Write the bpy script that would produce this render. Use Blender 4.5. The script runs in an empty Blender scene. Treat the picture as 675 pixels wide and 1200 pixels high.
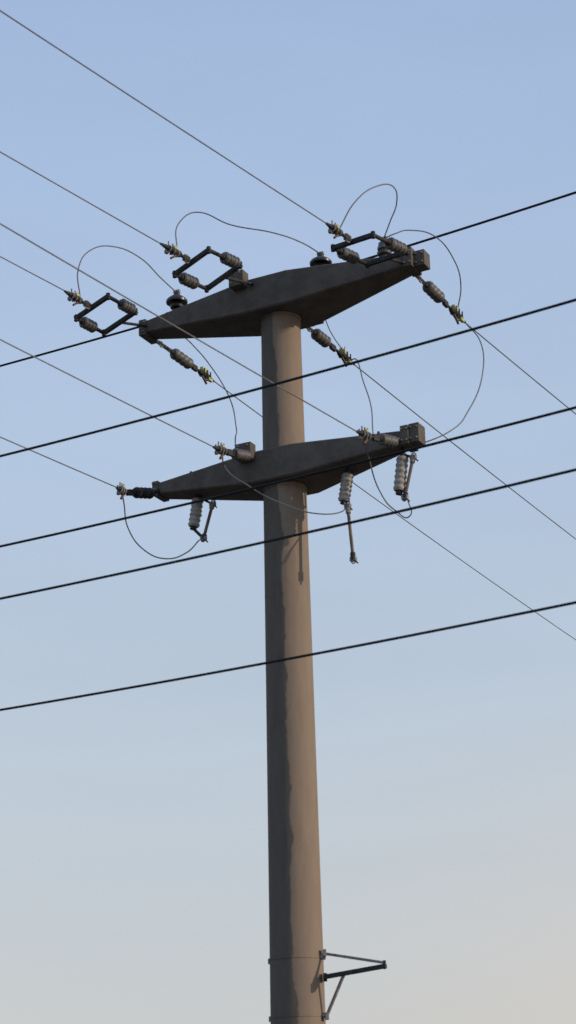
import bpy, math, random
from mathutils import Vector as V, Matrix, noise
random.seed(4)
sc=bpy.context.scene
R=math.radians
# ---------------------------------------------------------------- materials
def mat(name, c1, c2, scale=6, rough=.7, metal=0, c3=None, bump=.0, stretch=(1,1,1), t=(.4,.6), spec=.5):
    m=bpy.data.materials.new(name); m.use_nodes=True; nt=m.node_tree; N=nt.nodes; L=nt.links
    b=N['Principled BSDF']; b.inputs['Roughness'].default_value=rough; b.inputs['Metallic'].default_value=metal
    b.inputs['Specular IOR Level'].default_value=spec
    tc=N.new('ShaderNodeTexCoord'); mp=N.new('ShaderNodeMapping'); mp.inputs['Scale'].default_value=stretch
    L.new(tc.outputs['Object'],mp.inputs['Vector'])
    n=N.new('ShaderNodeTexNoise'); n.inputs['Scale'].default_value=scale; n.inputs['Detail'].default_value=8; n.inputs['Roughness'].default_value=.65
    L.new(mp.outputs[0],n.inputs['Vector'])
    r=N.new('ShaderNodeValToRGB'); e=r.color_ramp.elements
    e[0].position=t[0]; e[0].color=(*c1,1); e[1].position=t[1]; e[1].color=(*c2,1)
    if c3: x=r.color_ramp.elements.new(min(t[1]+.15,1)); x.color=(*c3,1)
    L.new(n.outputs['Fac'],r.inputs[0]); L.new(r.outputs[0],b.inputs['Base Color'])
    if bump:
        bp=N.new('ShaderNodeBump'); bp.inputs['Strength'].default_value=bump; bp.inputs['Distance'].default_value=.01
        L.new(n.outputs['Fac'],bp.inputs['Height']); L.new(bp.outputs[0],b.inputs['Normal'])
    return m
M_ARM=mat('weathered_arm_steel',(.085,.077,.070),(.118,.107,.095),4,.85,c3=(.145,.122,.10),bump=.3,spec=.25)
M_DARK=mat('dark_galvanised_fittings',(.018,.018,.020),(.042,.041,.041),14,.7,spec=.3)
M_GALV=mat('galvanised_steel',(.15,.148,.145),(.26,.255,.25),14,.65,spec=.3)
M_PORC=mat('grey_porcelain',(.065,.067,.070),(.115,.117,.12),9,.5)
M_CREAM=mat('pale_porcelain',(.25,.24,.225),(.38,.365,.34),9,.5)
M_BLACK=mat('black_porcelain',(.010,.010,.011),(.022,.021,.022),9,.35)
M_YEL=mat('yellow_green_clamp_cover',(.42,.46,.13),(.58,.58,.24),20,.7,spec=.2)
M_RUST=mat('rusty_fittings',(.10,.06,.045),(.17,.11,.08),16,.85,spec=.2)
M_FUSE=mat('fuse_tube_brown',(.10,.065,.05),(.16,.11,.085),10,.6)
M_WIRE=mat('aluminium_wire',(.15,.16,.18),(.20,.21,.23),.5,.9,0,spec=.15)
M_CABLE=mat('black_cable',(.010,.013,.018),(.018,.022,.030),.5,.7,spec=.2)
M_GROUND=mat('dry_soil_and_grass',(.09,.075,.052),(.14,.115,.08),.35,.95,c3=(.08,.09,.045),bump=.4)

# pole steel: tan weathered paint with a darker base colour on the -X side (irregular edge)
def pole_mat():
    m=bpy.data.materials.new('weathered_pole_steel'); m.use_nodes=True; nt=m.node_tree; N=nt.nodes; L=nt.links
    b=N['Principled BSDF']; b.inputs['Roughness'].default_value=.8; b.inputs['Specular IOR Level'].default_value=.25
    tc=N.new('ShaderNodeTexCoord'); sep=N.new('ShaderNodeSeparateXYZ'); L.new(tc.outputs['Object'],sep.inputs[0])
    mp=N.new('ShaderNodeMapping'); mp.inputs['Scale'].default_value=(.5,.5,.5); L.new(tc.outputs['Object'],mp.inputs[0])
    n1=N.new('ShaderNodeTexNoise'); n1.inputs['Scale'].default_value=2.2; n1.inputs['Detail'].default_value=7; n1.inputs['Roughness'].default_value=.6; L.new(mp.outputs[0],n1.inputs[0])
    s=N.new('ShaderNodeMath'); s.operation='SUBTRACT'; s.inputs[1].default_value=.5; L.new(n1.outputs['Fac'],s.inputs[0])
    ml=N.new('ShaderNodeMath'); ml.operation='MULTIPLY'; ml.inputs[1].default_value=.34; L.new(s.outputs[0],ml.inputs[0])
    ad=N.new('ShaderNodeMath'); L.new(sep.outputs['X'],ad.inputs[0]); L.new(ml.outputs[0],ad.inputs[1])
    # the darker side widens towards the base
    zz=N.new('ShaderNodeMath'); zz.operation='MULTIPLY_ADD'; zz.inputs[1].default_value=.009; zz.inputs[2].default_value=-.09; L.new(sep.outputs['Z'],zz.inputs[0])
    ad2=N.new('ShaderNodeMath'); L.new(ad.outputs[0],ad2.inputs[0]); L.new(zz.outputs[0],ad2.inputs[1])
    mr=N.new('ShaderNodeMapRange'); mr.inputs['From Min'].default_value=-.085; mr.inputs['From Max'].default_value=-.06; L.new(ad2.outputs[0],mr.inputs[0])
    n2=N.new('ShaderNodeTexNoise'); n2.inputs['Scale'].default_value=3.; n2.inputs['Detail'].default_value=9; n2.inputs['Roughness'].default_value=.7
    mp2=N.new('ShaderNodeMapping'); mp2.inputs['Scale'].default_value=(3,3,.6); L.new(tc.outputs['Object'],mp2.inputs[0]); L.new(mp2.outputs[0],n2.inputs[0])
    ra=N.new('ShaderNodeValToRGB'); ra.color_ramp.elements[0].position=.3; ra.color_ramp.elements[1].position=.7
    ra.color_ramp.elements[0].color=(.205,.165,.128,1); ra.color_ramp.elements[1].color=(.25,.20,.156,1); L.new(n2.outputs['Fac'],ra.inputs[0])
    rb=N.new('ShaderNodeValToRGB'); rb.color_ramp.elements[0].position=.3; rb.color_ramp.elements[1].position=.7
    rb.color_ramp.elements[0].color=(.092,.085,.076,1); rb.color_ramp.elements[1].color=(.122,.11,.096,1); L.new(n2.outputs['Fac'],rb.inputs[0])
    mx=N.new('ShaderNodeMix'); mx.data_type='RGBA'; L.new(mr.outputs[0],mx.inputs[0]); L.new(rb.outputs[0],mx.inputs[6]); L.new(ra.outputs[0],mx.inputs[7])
    L.new(mx.outputs[2],b.inputs['Base Color'])
    bp=N.new('ShaderNodeBump'); bp.inputs['Strength'].default_value=.25; bp.inputs['Distance'].default_value=.01
    L.new(n2.outputs['Fac'],bp.inputs['Height']); L.new(bp.outputs[0],b.inputs['Normal'])
    return m
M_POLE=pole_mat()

# ---------------------------------------------------------------- mesh builder
class B:
    def __init__(s): s.v=[];s.f=[];s.m=[];s.mats=[]
    def mi(s,m):
        if m not in s.mats: s.mats.append(m)
        return s.mats.index(m)
    def lathe(s,P,Q,prof,m,seg=16):
        """prof: list of (t 0..1 along PQ, radius)"""
        P=V(P);Q=V(Q);d=(Q-P); z=d.normalized()
        x=z.orthogonal().normalized(); y=z.cross(x); k=len(s.v); mi=s.mi(m)
        for t,r in prof:
            c=P+d*t
            for i in range(seg):
                a=2*math.pi*i/seg; s.v.append(c+x*(r*math.cos(a))+y*(r*math.sin(a)))
        for j in range(len(prof)-1):
            for i in range(seg):
                a=k+j*seg+i; b=k+j*seg+(i+1)%seg
                s.f.append((a,b,b+seg,a+seg)); s.m.append(mi)
        s.f.append(tuple(k+i for i in range(seg))[::-1]); s.m.append(mi)
        s.f.append(tuple(k+(len(prof)-1)*seg+i for i in range(seg))); s.m.append(mi)
    def cyl(s,P,Q,r,m,r2=None,seg=12): s.lathe(P,Q,[(0,r),(1,r if r2 is None else r2)],m,seg)
    def box(s,c,ax,ay,az,m):
        c=V(c);ax=V(ax)/2;ay=V(ay)/2;az=V(az)/2;k=len(s.v);mi=s.mi(m)
        for sx in(-1,1):
            for sy in(-1,1):
                for sz in(-1,1): s.v.append(c+ax*sx+ay*sy+az*sz)
        for q in((0,1,3,2),(4,6,7,5),(0,4,5,1),(2,3,7,6),(0,2,6,4),(1,5,7,3)):
            s.f.append(tuple(k+i for i in q)); s.m.append(mi)
    def bar(s,P,Q,w,h,m,up=(0,0,1)):
        P=V(P);Q=V(Q);d=Q-P;u=V(up); sx=d.cross(u).normalized(); uu=sx.cross(d).normalized()
        s.box((P+Q)/2,d,sx*w,uu*h,m)
    def sheds(s,P,Q,n,rc,rs,m,seg=20):
        pr=[(0,rc*.8)]
        for i in range(n):
            a=(i+.1)/n;w=1/n
            pr+=[(a,rc),(a+w*.22,rs*.94),(a+w*.40,rs),(a+w*.60,rs*.97),(a+w*.74,rc*1.03),(a+w*.88,rc)]
        pr.append((1,rc*.8)); s.lathe(P,Q,pr,m,seg)
    def ring(s,c,z,R1,r,m,n=14,arc=2*math.pi,x=None):
        c=V(c);z=V(z).normalized();x=V(x).normalized() if x else z.orthogonal().normalized();y=z.cross(x)
        pts=[c+x*(R1*math.cos(arc*i/n))+y*(R1*math.sin(arc*i/n)) for i in range(n+1)]
        for a,b in zip(pts,pts[1:]): s.cyl(a,b,r,m,seg=6)
    def obj(s,name,parent=None,bevel=0,loc=(0,0,0),angle=40):
        me=bpy.data.meshes.new(name); loc=V(loc)
        me.from_pydata([v-loc for v in s.v],[],s.f); me.update()
        for m in s.mats: me.materials.append(m)
        for p,i in zip(me.polygons,s.m): p.material_index=i
        o=bpy.data.objects.new(name,me); o.location=loc; sc.collection.objects.link(o)
        for p in me.polygons: p.use_smooth=True
        try: me.set_sharp_from_angle(angle=R(angle))
        except Exception: pass
        if bevel:
            md=o.modifiers.new('b','BEVEL'); md.width=bevel; md.segments=2; md.limit_method='ANGLE'; md.angle_limit=R(35)
        if parent: o.parent=parent
        return o
def wire(name,pts,r,m,parent=None):
    cu=bpy.data.curves.new(name,'CURVE'); cu.dimensions='3D'; cu.bevel_depth=r; cu.bevel_resolution=3; cu.resolution_u=14; cu.use_fill_caps=True
    sp=cu.splines.new('BEZIER'); sp.bezier_points.add(len(pts)-1)
    for b,p in zip(sp.bezier_points,pts): b.co=p; b.handle_left_type=b.handle_right_type='AUTO'
    cu.materials.append(m); o=bpy.data.objects.new(name,cu); sc.collection.objects.link(o)
    if parent:o.parent=parent
    return o

# ---------------------------------------------------------------- utility pole
PX=-.036
a=V((math.cos(R(27)),-math.sin(R(27)),0)); n=V((math.sin(R(27)),math.cos(R(27)),0)); Z=V((0,0,1))
O=V((PX,0,0))
def L3(u,v,z): return O+a*u+n*v+Z*z     # pole frame: u along crossarm, v across it
pole=bpy.data.objects.new('utility_pole',None); sc.collection.objects.link(pole)
def rad(z): return .383-.00656*z
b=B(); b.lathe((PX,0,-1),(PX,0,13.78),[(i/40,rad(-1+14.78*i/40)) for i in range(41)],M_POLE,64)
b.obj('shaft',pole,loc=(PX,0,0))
b=B()
for z in (13.715,): b.lathe((PX,0,z-.02),(PX,0,z+.02),[(0,rad(z)+.012),(1,rad(z)+.012)],M_POLE,48)
for z in (11.02,): b.lathe((PX,0,z-.02),(PX,0,z+.02),[(0,rad(z)+.010),(1,rad(z)+.010)],M_POLE,48)
for z in (4.44,3.70):
    b.lathe((PX,0,z-.018),(PX,0,z+.018),[(0,rad(z)+.007),(1,rad(z)+.007)],M_POLE,48)
    for sgn in (-1,1):
        c=L3(sgn*(rad(z)+.03),0,z)
        b.box(c,a*.07,n*.03,Z*.07,M_GALV); b.cyl(c-n*.05,c+n*.05,.012,M_GALV)
b.obj('bands',pole,loc=(PX,0,0))
# crossarms
def crossarm(name,ul,ur,zt,zb,zc_tip_top,zl,zr,wc,wt,hw):
    b=B()
    def sec(u,w,t,bt,c=.022): # chamfered box section
        h=w/2
        return [L3(u,v,z) for v,z in [(-h,bt+c),(-h,t-c),(-h+c,t),(h-c,t),(h,t-c),(h,bt+c),(h-c,bt),(-h+c,bt)]]
    S=[sec(-ul,wt,zc_tip_top,zl,.015),sec(-hw,wc,zt,zb),sec(hw,wc,zt,zb),sec(ur,wt,zc_tip_top,zr,.015)]
    mi=b.mi(M_ARM)
    for s_ in S: b.v+=s_
    for j in range(3):
        for i in range(8):
            p=j*8+i;q=j*8+(i+1)%8
            b.f.append((p,q,q+8,p+8)); b.m.append(mi)
    b.f.append(tuple(range(8))[::-1]);b.m.append(mi); b.f.append(tuple(range(24,32)));b.m.append(mi)
    o=b.obj(name,pole,angle=20)
    return o
crossarm('upper_crossarm',2.33,2.20,14.28,13.74,14.21,14.03,14.02,.94,.30,.33)
crossarm('lower_crossarm',2.10,1.98,11.54,11.06,11.50,11.34,11.31,.88,.28,.33)

b=B()
def plate(u,v,z,du,dv,dz,m=M_ARM,bolts=True):
    c=L3(u,v,z); b.box(c,a*du,n*dv,Z*dz,m)
    if bolts:
        for su in(-1,1):
            for szz in(-1,1):
                q=c+a*(su*du*.3)+Z*(szz*dz*.3)
                b.cyl(q-n*(dv/2+.03),q+n*(dv/2+.03),.014,M_GALV,seg=8)
plate(-.42,-.52,14.27,.24,.18,.24)
plate(-.40,.50,13.95,.2,.1,.2)
plate(.35,.50,13.90,.2,.1,.2)
plate(-2.30,0,14.10,.12,.38,.26,M_ARM)
plate(2.15,0,14.14,.14,.38,.30,M_ARM)
plate(2.30,.02,14.13,.16,.22,.24,M_ARM)
plate(-.36,-.50,11.52,.24,.16,.24)
plate(-2.08,0,11.42,.10,.34,.22)
plate(1.97,0,11.42,.12,.36,.28)
plate(2.10,-.02,11.44,.15,.24,.28,M_ARM)
for u,z0 in [(-1.9,14.22),(-1.2,14.24),(.9,14.25),(1.7,14.22),(-1.5,11.52),(-.8,11.53),(1.1,11.52),(1.55,11.51)]:
    for v in(-.1,.1):
        c=L3(u,v,z0); b.cyl(c,c+Z*.07,.02,M_DARK,seg=8); b.box(c+Z*.02,a*.09,n*.06,Z*.02,M_DARK)
b.obj('crossarm_fittings',pole,bevel=.006)
# triangular bracket low on the shaft
b=B()
tip=V((1.09,-.60,4.27))
b.bar((.31,-.14,4.49),tip+V((0,0,.03)),.04,.035,M_GALV)
b.bar((.32,-.22,4.18),tip+V((.02,0,-.01)),.06,.055,M_DARK)
b.bar((.33,-.18,3.68),(.57,-.33,4.19),.035,.035,M_GALV)
b.cyl(tip-V((0,0,.05)),tip+V((0,0,.06)),.02,M_DARK)
b.box((.33,-.18,4.49),(.05,0,0),(0,.08,0),(0,0,.09),M_GALV)
b.box((.33,-.18,4.18),(.05,0,0),(0,.1,0),(0,0,.1),M_DARK)
b.box((.34,-.18,3.69),(.05,0,0),(0,.08,0),(0,0,.09),M_GALV)
b.obj('side_bracket',pole,bevel=.004)

# ---------------------------------------------------------------- strings
def clamp(b,P,Q,yel=1.):
    P=V(P);Q=V(Q);d=(Q-P);e=d.normalized();s=e.cross(Z).normalized()
    b.lathe(P,Q,[(0,.03),(.1,.05),(.45,.045),(.8,.028),(1,.016)],M_DARK,12)
    for t in(.2,.4,.6):
        c=P+d*t; b.ring(c-Z*.01,e,.05,.012,M_GALV,10); b.cyl(c+Z*.03,c+Z*.11,.012,M_GALV,seg=6); b.cyl(c+s*.05-Z*.05,c+s*.05+Z*.08,.012,M_DARK,seg=6)
    b.box(P+d*.3+Z*.06,e*.08*yel,s*.06,Z*.06*yel,M_YEL); b.box(P+d*.62-Z*.05+s*.03,e*.07*yel,s*.05,Z*.05,M_YEL if yel>1 else M_GALV)
    b.bar(P+d*.1,P+d*.5-Z*.14,.03,.03,M_RUST)
def double_string(name,att,yA,yB,c1,c2,yv):
    """att: arm attachment, yA: arm-side yoke centre, yB: line-side yoke centre, clamp c1-c2"""
    b=B(); att=V(att);yA=V(yA);yB=V(yB);c1=V(c1);c2=V(c2);yv=V(yv)/2
    b.cyl(att,yA,.022,M_DARK); b.ring(att,n,.05,.015,M_GALV)
    e=(yB-yA).normalized()
    for yc in (yA,yB):
        b.bar(yc-yv*1.08,yc+yv*1.08,.055,.065,M_DARK)
        for q in(-1,1): b.cyl(yc+yv*q-Z*.05,yc+yv*q+Z*.05,.032,M_DARK)
    for q,lo in((1,.10),(-1,.34)):
        P=yA+yv*q;Q=yB+yv*q;d=Q-P
        b.cyl(P,Q,.03,M_DARK)
        b.sheds(P+d*lo,P+d*(lo+.44),4,.075,.092,M_PORC)
        b.lathe(P+d*(lo-.07),P+d*lo,[(0,.03),(.5,.05),(1,.05)],M_DARK); b.lathe(P+d*(lo+.44),P+d*(lo+.52),[(0,.05),(.5,.05),(1,.03)],M_DARK)
    b.cyl(yB,c1,.024,M_DARK); m=(yB+c1)/2; b.box(m,e*.12,e.cross(Z)*.05,Z*.08,M_DARK); b.ring(m,e.cross(Z),.06,.014,M_GALV)
    clamp(b,c1,c2,.7); return b.obj(name,bevel=.003,loc=att)
double_string('insulator_string',(-2.10,.88,14.12),(-2.47,.42,13.97),(-2.84,-.03,14.01),(-2.97,-.19,14.02),(-3.20,-.47,14.07),a*.56+Z*.22)
double_string('insulator_string',(-.42,-.30,14.18),(-.85,-.84,14.04),(-1.28,-1.36,14.02),(-1.42,-1.54,14.04),(-1.69,-1.87,14.06),a*.56+Z*.24)
double_string('insulator_string',(1.85,-.97,14.10),(1.50,-1.34,14.02),(1.00,-1.93,13.98),(.84,-2.13,13.99),(.62,-2.42,14.01),a*.62+Z*.04)
def single_string(name,pts,r=.085,dark=False,yel=.8):
    """pts: attach, ins start, ins end, clamp start, clamp end"""
    b=B(); A,I0,I1,C0,C1=[V(p) for p in pts]
    b.cyl(A,I0,.022,M_DARK); b.ring((A+I0)/2,(I0-A).cross(Z),.045,.014,M_GALV); b.bar(A,I0,.02,.07,M_DARK)
    d=I1-I0; b.cyl(I0-d*.15,I1+d*.15,.035,M_DARK); b.sheds(I0,I1,4,.07,r,M_PORC if not dark else M_DARK)
    b.cyl(I1,C0,.022,M_DARK); m=(I1+C0)/2; e=(C0-I1).normalized(); b.box(m,e*.14,e.cross(Z)*.05,Z*.09,M_DARK)
    clamp(b,C0,C1,yel); return b.obj(name,bevel=.003,loc=A)
def lerp(p,q,t): return V(p)+(V(q)-V(p))*t
f1=[(-2.09,1.18,14.10),(-1.01,3.23,14.08)]
f2=[(.30,.40,13.86),(1.10,1.73,13.77)]
f3=[(1.91,-.82,14.04),(2.79,.82,14.01)]
def far(name,A,D,k):
    single_string(name,[A]+[lerp(A,D,t) for t in k],r=.095,yel=1.6)
far('insulator_string',f1[0],lerp(*f1,.86),(.36,.62,.76,1.0))
far('insulator_string',f2[0],f2[1],(.22,.46,.68,1.0))
far('insulator_string',f3[0],f3[1],(.24,.50,.70,1.0))
single_string('insulator_string',[(-1.90,.78,11.37),(-2.00,.62,11.27),(-2.22,.33,11.18),(-2.34,.21,11.14),(-2.47,.07,11.17)],dark=True,yel=.5)
single_string('insulator_string',[(-.44,-.24,11.47),(-.55,-.38,11.42),(-.74,-.62,11.37),(-.84,-.74,11.35),(-1.02,-.97,11.34)],yel=.6)
single_string('insulator_string',[(1.66,-.88,11.40),(1.50,-1.12,11.28),(1.30,-1.37,11.23),(1.15,-1.56,11.19),(.95,-1.79,11.18)],yel=.6)

# ---------------------------------------------------------------- post insulators
def post(base,top,m=M_BLACK,r=.165):
    b=B(); P=V(base);Q=V(top)
    b.lathe(P,Q,[(0,.07),(.08,.07),(.1,.045),(.30,.045),(.34,.10),(.42,.11),(.48,.06),(.52,.07),(.54,r),(.62,r*1.02),(.70,r*.86),(.8,.085),(.86,.05),(.92,.05),(.94,.03),(1,.03)],m,24)
    b.cyl(P-Z*.03,P+Z*.015,.09,M_DARK); b.box(Q,a*.10,n*.05,Z*.04,M_GALV)
    return b.obj('post_insulator',loc=P)
post((-1.63,.81,14.23),(-1.63,.81,14.66)); post((.58,-.31,14.27),(.58,-.31,14.66)); post((1.50,-.80,14.22),(1.50,-.80,14.62),M_PORC,.10)

# ---------------------------------------------------------------- fuse cutouts
def cutout(i0,i1,t0,t1,armz,open_=False):
    b=B(); i0=V(i0);i1=V(i1);t0=V(t0);t1=V(t1); d=i1-i0; mid=(i0+i1)/2
    b.cyl(i0-d*.10,i0,.05,M_DARK); b.cyl(i1,i1+d*.10,.05,M_DARK)
    b.sheds(i0,i1,6,.076,.089,M_CREAM)
    back=n*.14
    b.bar(mid+back,mid,.05,.03,M_GALV); b.bar(mid+back,V(((mid+back).x,(mid+back).y,armz)),.05,.02,M_GALV,up=(1,0,0))
    b.bar(i0-d*.06,t0 if not open_ else i0-d*.06+a*.16,.035,.035,M_DARK)
    b.bar(i1+d*.06,t1 if not open_ else t0,.035,.04,M_DARK)
    b.cyl(t0,t1,.024,M_FUSE); e=(t1-t0)
    b.cyl(t0-e*.02,t0+e*.14,.038,M_GALV); b.cyl(t1-e*.12,t1+e*.02,.038,M_DARK)
    b.ring(t0-e*.05,n,.035,.010,M_GALV); b.ring(t1+e*.04,n,.03,.010,M_GALV)
    for c in(t0,t1): b.box(c,a*.09,n*.06,Z*.06,M_GALV); b.bar(c,c+a*.07-Z*.07,.02,.02,M_RUST)
    b.cyl(i0,V((i0.x,i0.y,armz+.05)),.02,M_DARK)
    return b.obj('fuse_cutout',bevel=.003,loc=i0)
cutout((-1.32,.68,11.19),(-1.39,.70,10.76),(-1.10,.54,11.05),(-1.24,.60,10.54),11.25)
cutout((.86,-.47,11.08),(.79,-.43,10.68),(.84,-.46,10.60),(.89,-.49,9.80),11.2,True)
cutout((1.62,-.86,11.16),(1.55,-.84,10.66),(1.76,-.94,11.12),(1.62,-.88,10.55),11.3)

# ---------------------------------------------------------------- jumpers
J=lambda *p:[tuple(c/100 for c in q) for q in p]
RJ=.0095
wire('jumper_wire',J((-300,-22,1409),(-301,-39,1447),(-282,-26,1486),(-250,-9,1498),(-213,17,1491),(-186,48,1474),(-163,81,1464)),RJ,M_WIRE)
wire('jumper_wire',J((-148,-160,1408),(-144,-119,1479),(-122,-108,1498),(-73,-99,1481),(-11,-86,1473),(32,-52,1473),(58,-31,1466)),RJ,M_WIRE)
wire('jumper_wire',J((80,-218,1403),(103,-222,1443),(134,-205,1477),(162,-174,1493),(167,-143,1485),(158,-116,1470),(150,-80,1462)),RJ,M_WIRE)
wire('jumper_wire',J((150,-80,1462),(165,-86,1466),(190,-65,1483),(229,-40,1485),(258,-10,1461),(270,29,1437),(265,58,1408)),RJ,M_WIRE)
wire('jumper_wire',J((279,82,1401),(296,49,1354),(291,7,1279),(264,-35,1207),(227,-84,1152),(172,-89,1128)),RJ,M_WIRE)
wire('jumper_wire',J((105,160,1380),(112,100,1350),(117,51,1296),(125,2,1233),(124,-43,1174),(124,-50,1152)),RJ,M_WIRE)
wire('jumper_wire',J((61,1,1379),(72,45,1372),(90,90,1365),(95,130,1388)),RJ*.8,M_WIRE)
wire('jumper_wire',J((-158,112,1408),(-140,150,1404),(-119,180,1388),(-90,176,1334),(-76,126,1257),(-75,36,1189),(-74,30,1150)),RJ,M_WIRE)
wire('jumper_wire',J((-240,15,1117),(-238,34,1102),(-233,43,1068),(-209,52,1035),(-178,59,1024),(-149,55,1031),(-130,60,1052)),RJ,M_WIRE)
wire('jumper_wire',J((-90,-80,1136),(-86,-47,1120),(-56,-51,1093),(-9,-77,1055),(38,-90,1034),(74,-75,1041),(80,-45,1066)),RJ,M_WIRE)
wire('jumper_wire',J((105,-165,1119),(114,-100,1110),(130,-60,1074),(150,-80,1038),(167,-91,1026),(166,-90,1051)),RJ,M_WIRE)
wire('jumper_wire',J((124,-50,1152),(135,-70,1140),(155,-85,1145),(172,-89,1128)),RJ,M_WIRE)

# ---------------------------------------------------------------- line conductors
RW=.0090
def line(name,P,Q,length,curv,r,m):
    P=V(P);Q=V(Q); h=V((Q.x-P.x,Q.y-P.y,0)); D=h.length; h/=D; s=(Q.z-P.z)/D
    pts=[P+h*t+Z*((s-curv*D)*t+curv*t*t) for t in [length*(i/24)**1.5 for i in range(25)]]
    return wire(name,pts,r,m)
for P,Q in [((-3.17,-.44,14.07),(-4.00,-1.46,14.14)),((-1.69,-1.87,14.06),(-3.57,-4.20,14.18)),((.62,-2.42,14.01),(-3.14,-7.06,14.30)),
            ((-2.45,.09,11.17),(-3.88,-1.67,11.28)),((-.99,-.93,11.34),(-3.52,-4.05,11.60)),((.95,-1.79,11.18),(-3.10,-6.80,11.70))]:
    line('overhead_conductor',P,Q,45,.0007,RW,M_WIRE)
for P,Q in [((-1.16,2.94,14.085),(6.81,17.95,13.79)),((1.10,1.73,13.77),(5.81,10.59,13.81)),((2.79,.82,14.01),(5.10,5.18,14.28))]:
    line('overhead_conductor',P,Q,70,.0007,RW*1.1,M_WIRE)
q=V((math.cos(R(31)),-math.sin(R(31)),0)); 
for P,r in [((-.01,1.73,15.20),.019),((-.04,-4.67,10.645),.0165),((-.07,-3.71,9.75),.0165),((-.08,-5.34,8.445),.0155),((-.11,-4.62,7.235),.0150)]:
    P=V(P); pts=[P+q*t+Z*(.0022*t*t) for t in [x*2.5 for x in range(-16,17)]]
    wire('overhead_cable',pts,r,M_CABLE)

# ---------------------------------------------------------------- ground
b=B(); N_=60; S=3000; mi=b.mi(M_GROUND)
for i in range(N_+1):
    for j in range(N_+1):
        x=(i/N_*2-1);y=(j/N_*2-1); x=S*x*abs(x);y=S*y*abs(y)
        z=.25*noise.noise(V((x*.05,y*.05,0)))*min(1,math.hypot(x,y)/30)
        b.v.append(V((x,y,z)))
for i in range(N_):
    for j in range(N_):
        k=i*(N_+1)+j; b.f.append((k,k+N_+1,k+N_+2,k+1)); b.m.append(mi)
b.obj('ground')

# ---------------------------------------------------------------- sun, sky
sd=V((.95,-.31,0)).normalized(); EL=R(14); sdir=V((sd.x*math.cos(EL),sd.y*math.cos(EL),math.sin(EL)))
l=bpy.data.lights.new('sun','SUN'); l.energy=2.6; l.angle=R(.5); l.color=(1,.78,.57)
so=bpy.data.objects.new('sun',l); so.rotation_euler=sdir.to_track_quat('Z','Y').to_euler(); so.location=(20,-10,20); sc.collection.objects.link(so)
w=bpy.data.worlds.new('World'); sc.world=w; w.use_nodes=True; nt=w.node_tree; N=nt.nodes; L=nt.links
ST=.12
bg=N['Background']; bg.inputs['Strength'].default_value=ST
sky=N.new('ShaderNodeTexSky'); sky.sky_type='NISHITA'; sky.sun_disc=False; sky.sun_elevation=EL; sky.sun_rotation=math.atan2(sd.x,sd.y)
sky.air_density=1.0; sky.dust_density=1.5; sky.ozone_density=1.0; sky.altitude=0
# thin high haze over the physical sky (varies with elevation in world space)
tc=N.new('ShaderNodeTexCoord'); sp=N.new('ShaderNodeSeparateXYZ'); L.new(tc.outputs['Generated'],sp.inputs[0])
rp=N.new('ShaderNodeValToRGB'); es=rp.color_ramp.elements
cols=[(0.0,(.66,.61,.55)),(.07,(.61,.62,.625)),(.20,(.555,.63,.71)),(.36,(.49,.61,.79)),(.50,(.43,.56,.79)),(.62,(.375,.505,.755)),(1.0,(.27,.38,.64))]
es[0].position=0; es[0].color=(*cols[0][1],1); es[1].position=1; es[1].color=(*cols[-1][1],1)
for p_,c_ in cols[1:-1]: x=es.new(p_); x.color=(*c_,1)
L.new(sp.outputs['Z'],rp.inputs[0])
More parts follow.
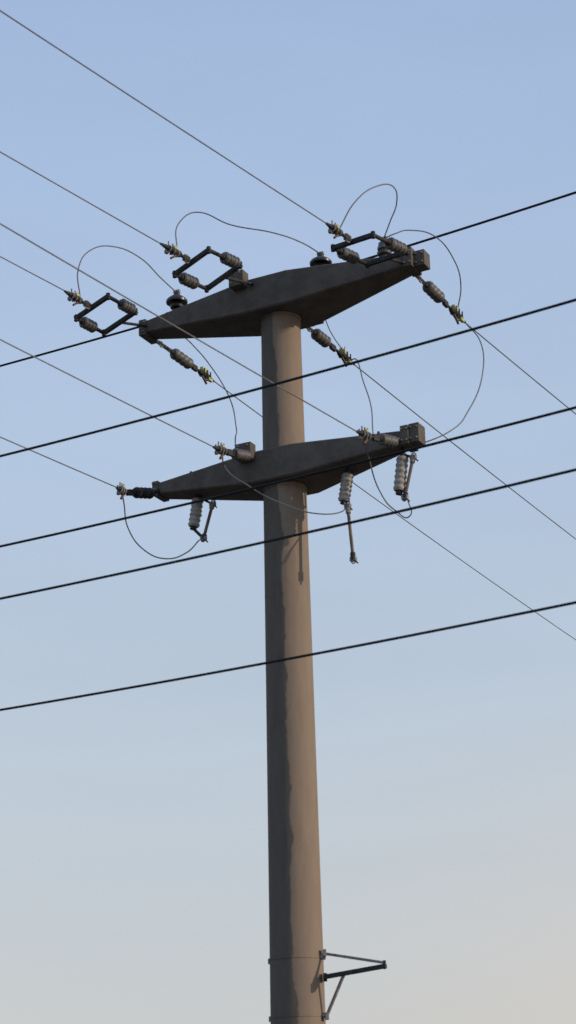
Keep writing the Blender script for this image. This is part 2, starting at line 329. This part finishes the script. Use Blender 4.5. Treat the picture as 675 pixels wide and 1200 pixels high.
# low haze is warmer towards the sun's side of the sky
wm=N.new('ShaderNodeMapRange'); wm.inputs['From Min'].default_value=-.05; wm.inputs['From Max'].default_value=.40; L.new(sp.outputs['X'],wm.inputs[0])
lo=N.new('ShaderNodeMapRange'); lo.inputs['From Min'].default_value=.26; lo.inputs['From Max'].default_value=.03; L.new(sp.outputs['Z'],lo.inputs[0])
wl=N.new('ShaderNodeMath'); wl.operation='MULTIPLY'; L.new(wm.outputs[0],wl.inputs[0]); L.new(lo.outputs[0],wl.inputs[1])
wx=N.new('ShaderNodeMix'); wx.data_type='RGBA'; L.new(wl.outputs[0],wx.inputs[0]); L.new(rp.outputs[0],wx.inputs[6]); wx.inputs[7].default_value=(.72,.62,.53,1)
sc_=N.new('ShaderNodeVectorMath'); sc_.operation='SCALE'; sc_.inputs['Scale'].default_value=1/ST; L.new(wx.outputs[2],sc_.inputs[0])
mpn=N.new('ShaderNodeMapping'); mpn.inputs['Scale'].default_value=(1.2,1.2,5); mpn.inputs['Rotation'].default_value=(.2,.25,0); L.new(tc.outputs['Generated'],mpn.inputs[0])
nz=N.new('ShaderNodeTexNoise'); nz.inputs['Scale'].default_value=1.6; nz.inputs['Detail'].default_value=5; nz.inputs['Distortion'].default_value=.4; L.new(mpn.outputs[0],nz.inputs[0])
mr=N.new('ShaderNodeMapRange'); mr.inputs['From Min'].default_value=.3; mr.inputs['From Max'].default_value=.7; mr.inputs['To Min'].default_value=.80; mr.inputs['To Max'].default_value=.97; L.new(nz.outputs['Fac'],mr.inputs[0])
mx=N.new('ShaderNodeMix'); mx.data_type='RGBA'; L.new(mr.outputs[0],mx.inputs[0]); L.new(sky.outputs[0],mx.inputs[6]); L.new(sc_.outputs[0],mx.inputs[7])
L.new(mx.outputs[2],bg.inputs['Color'])

# ---------------------------------------------------------------- camera
cam=bpy.data.cameras.new('camera'); co=bpy.data.objects.new('camera',cam); sc.collection.objects.link(co)
cam.sensor_fit='VERTICAL'; cam.sensor_height=24; cam.lens=2180/1200*24; cam.clip_end=10000
cam.dof.use_dof=True; cam.dof.focus_distance=36; cam.dof.aperture_fstop=1.2
co.matrix_world=Matrix.Translation((0,-25,1.6))@Matrix.Rotation(R(110),4,'X')@Matrix.Rotation(R(-1.45),4,'Z')
sc.camera=co
sc.view_settings.view_transform='Standard'; sc.view_settings.look='None'; sc.view_settings.exposure=0
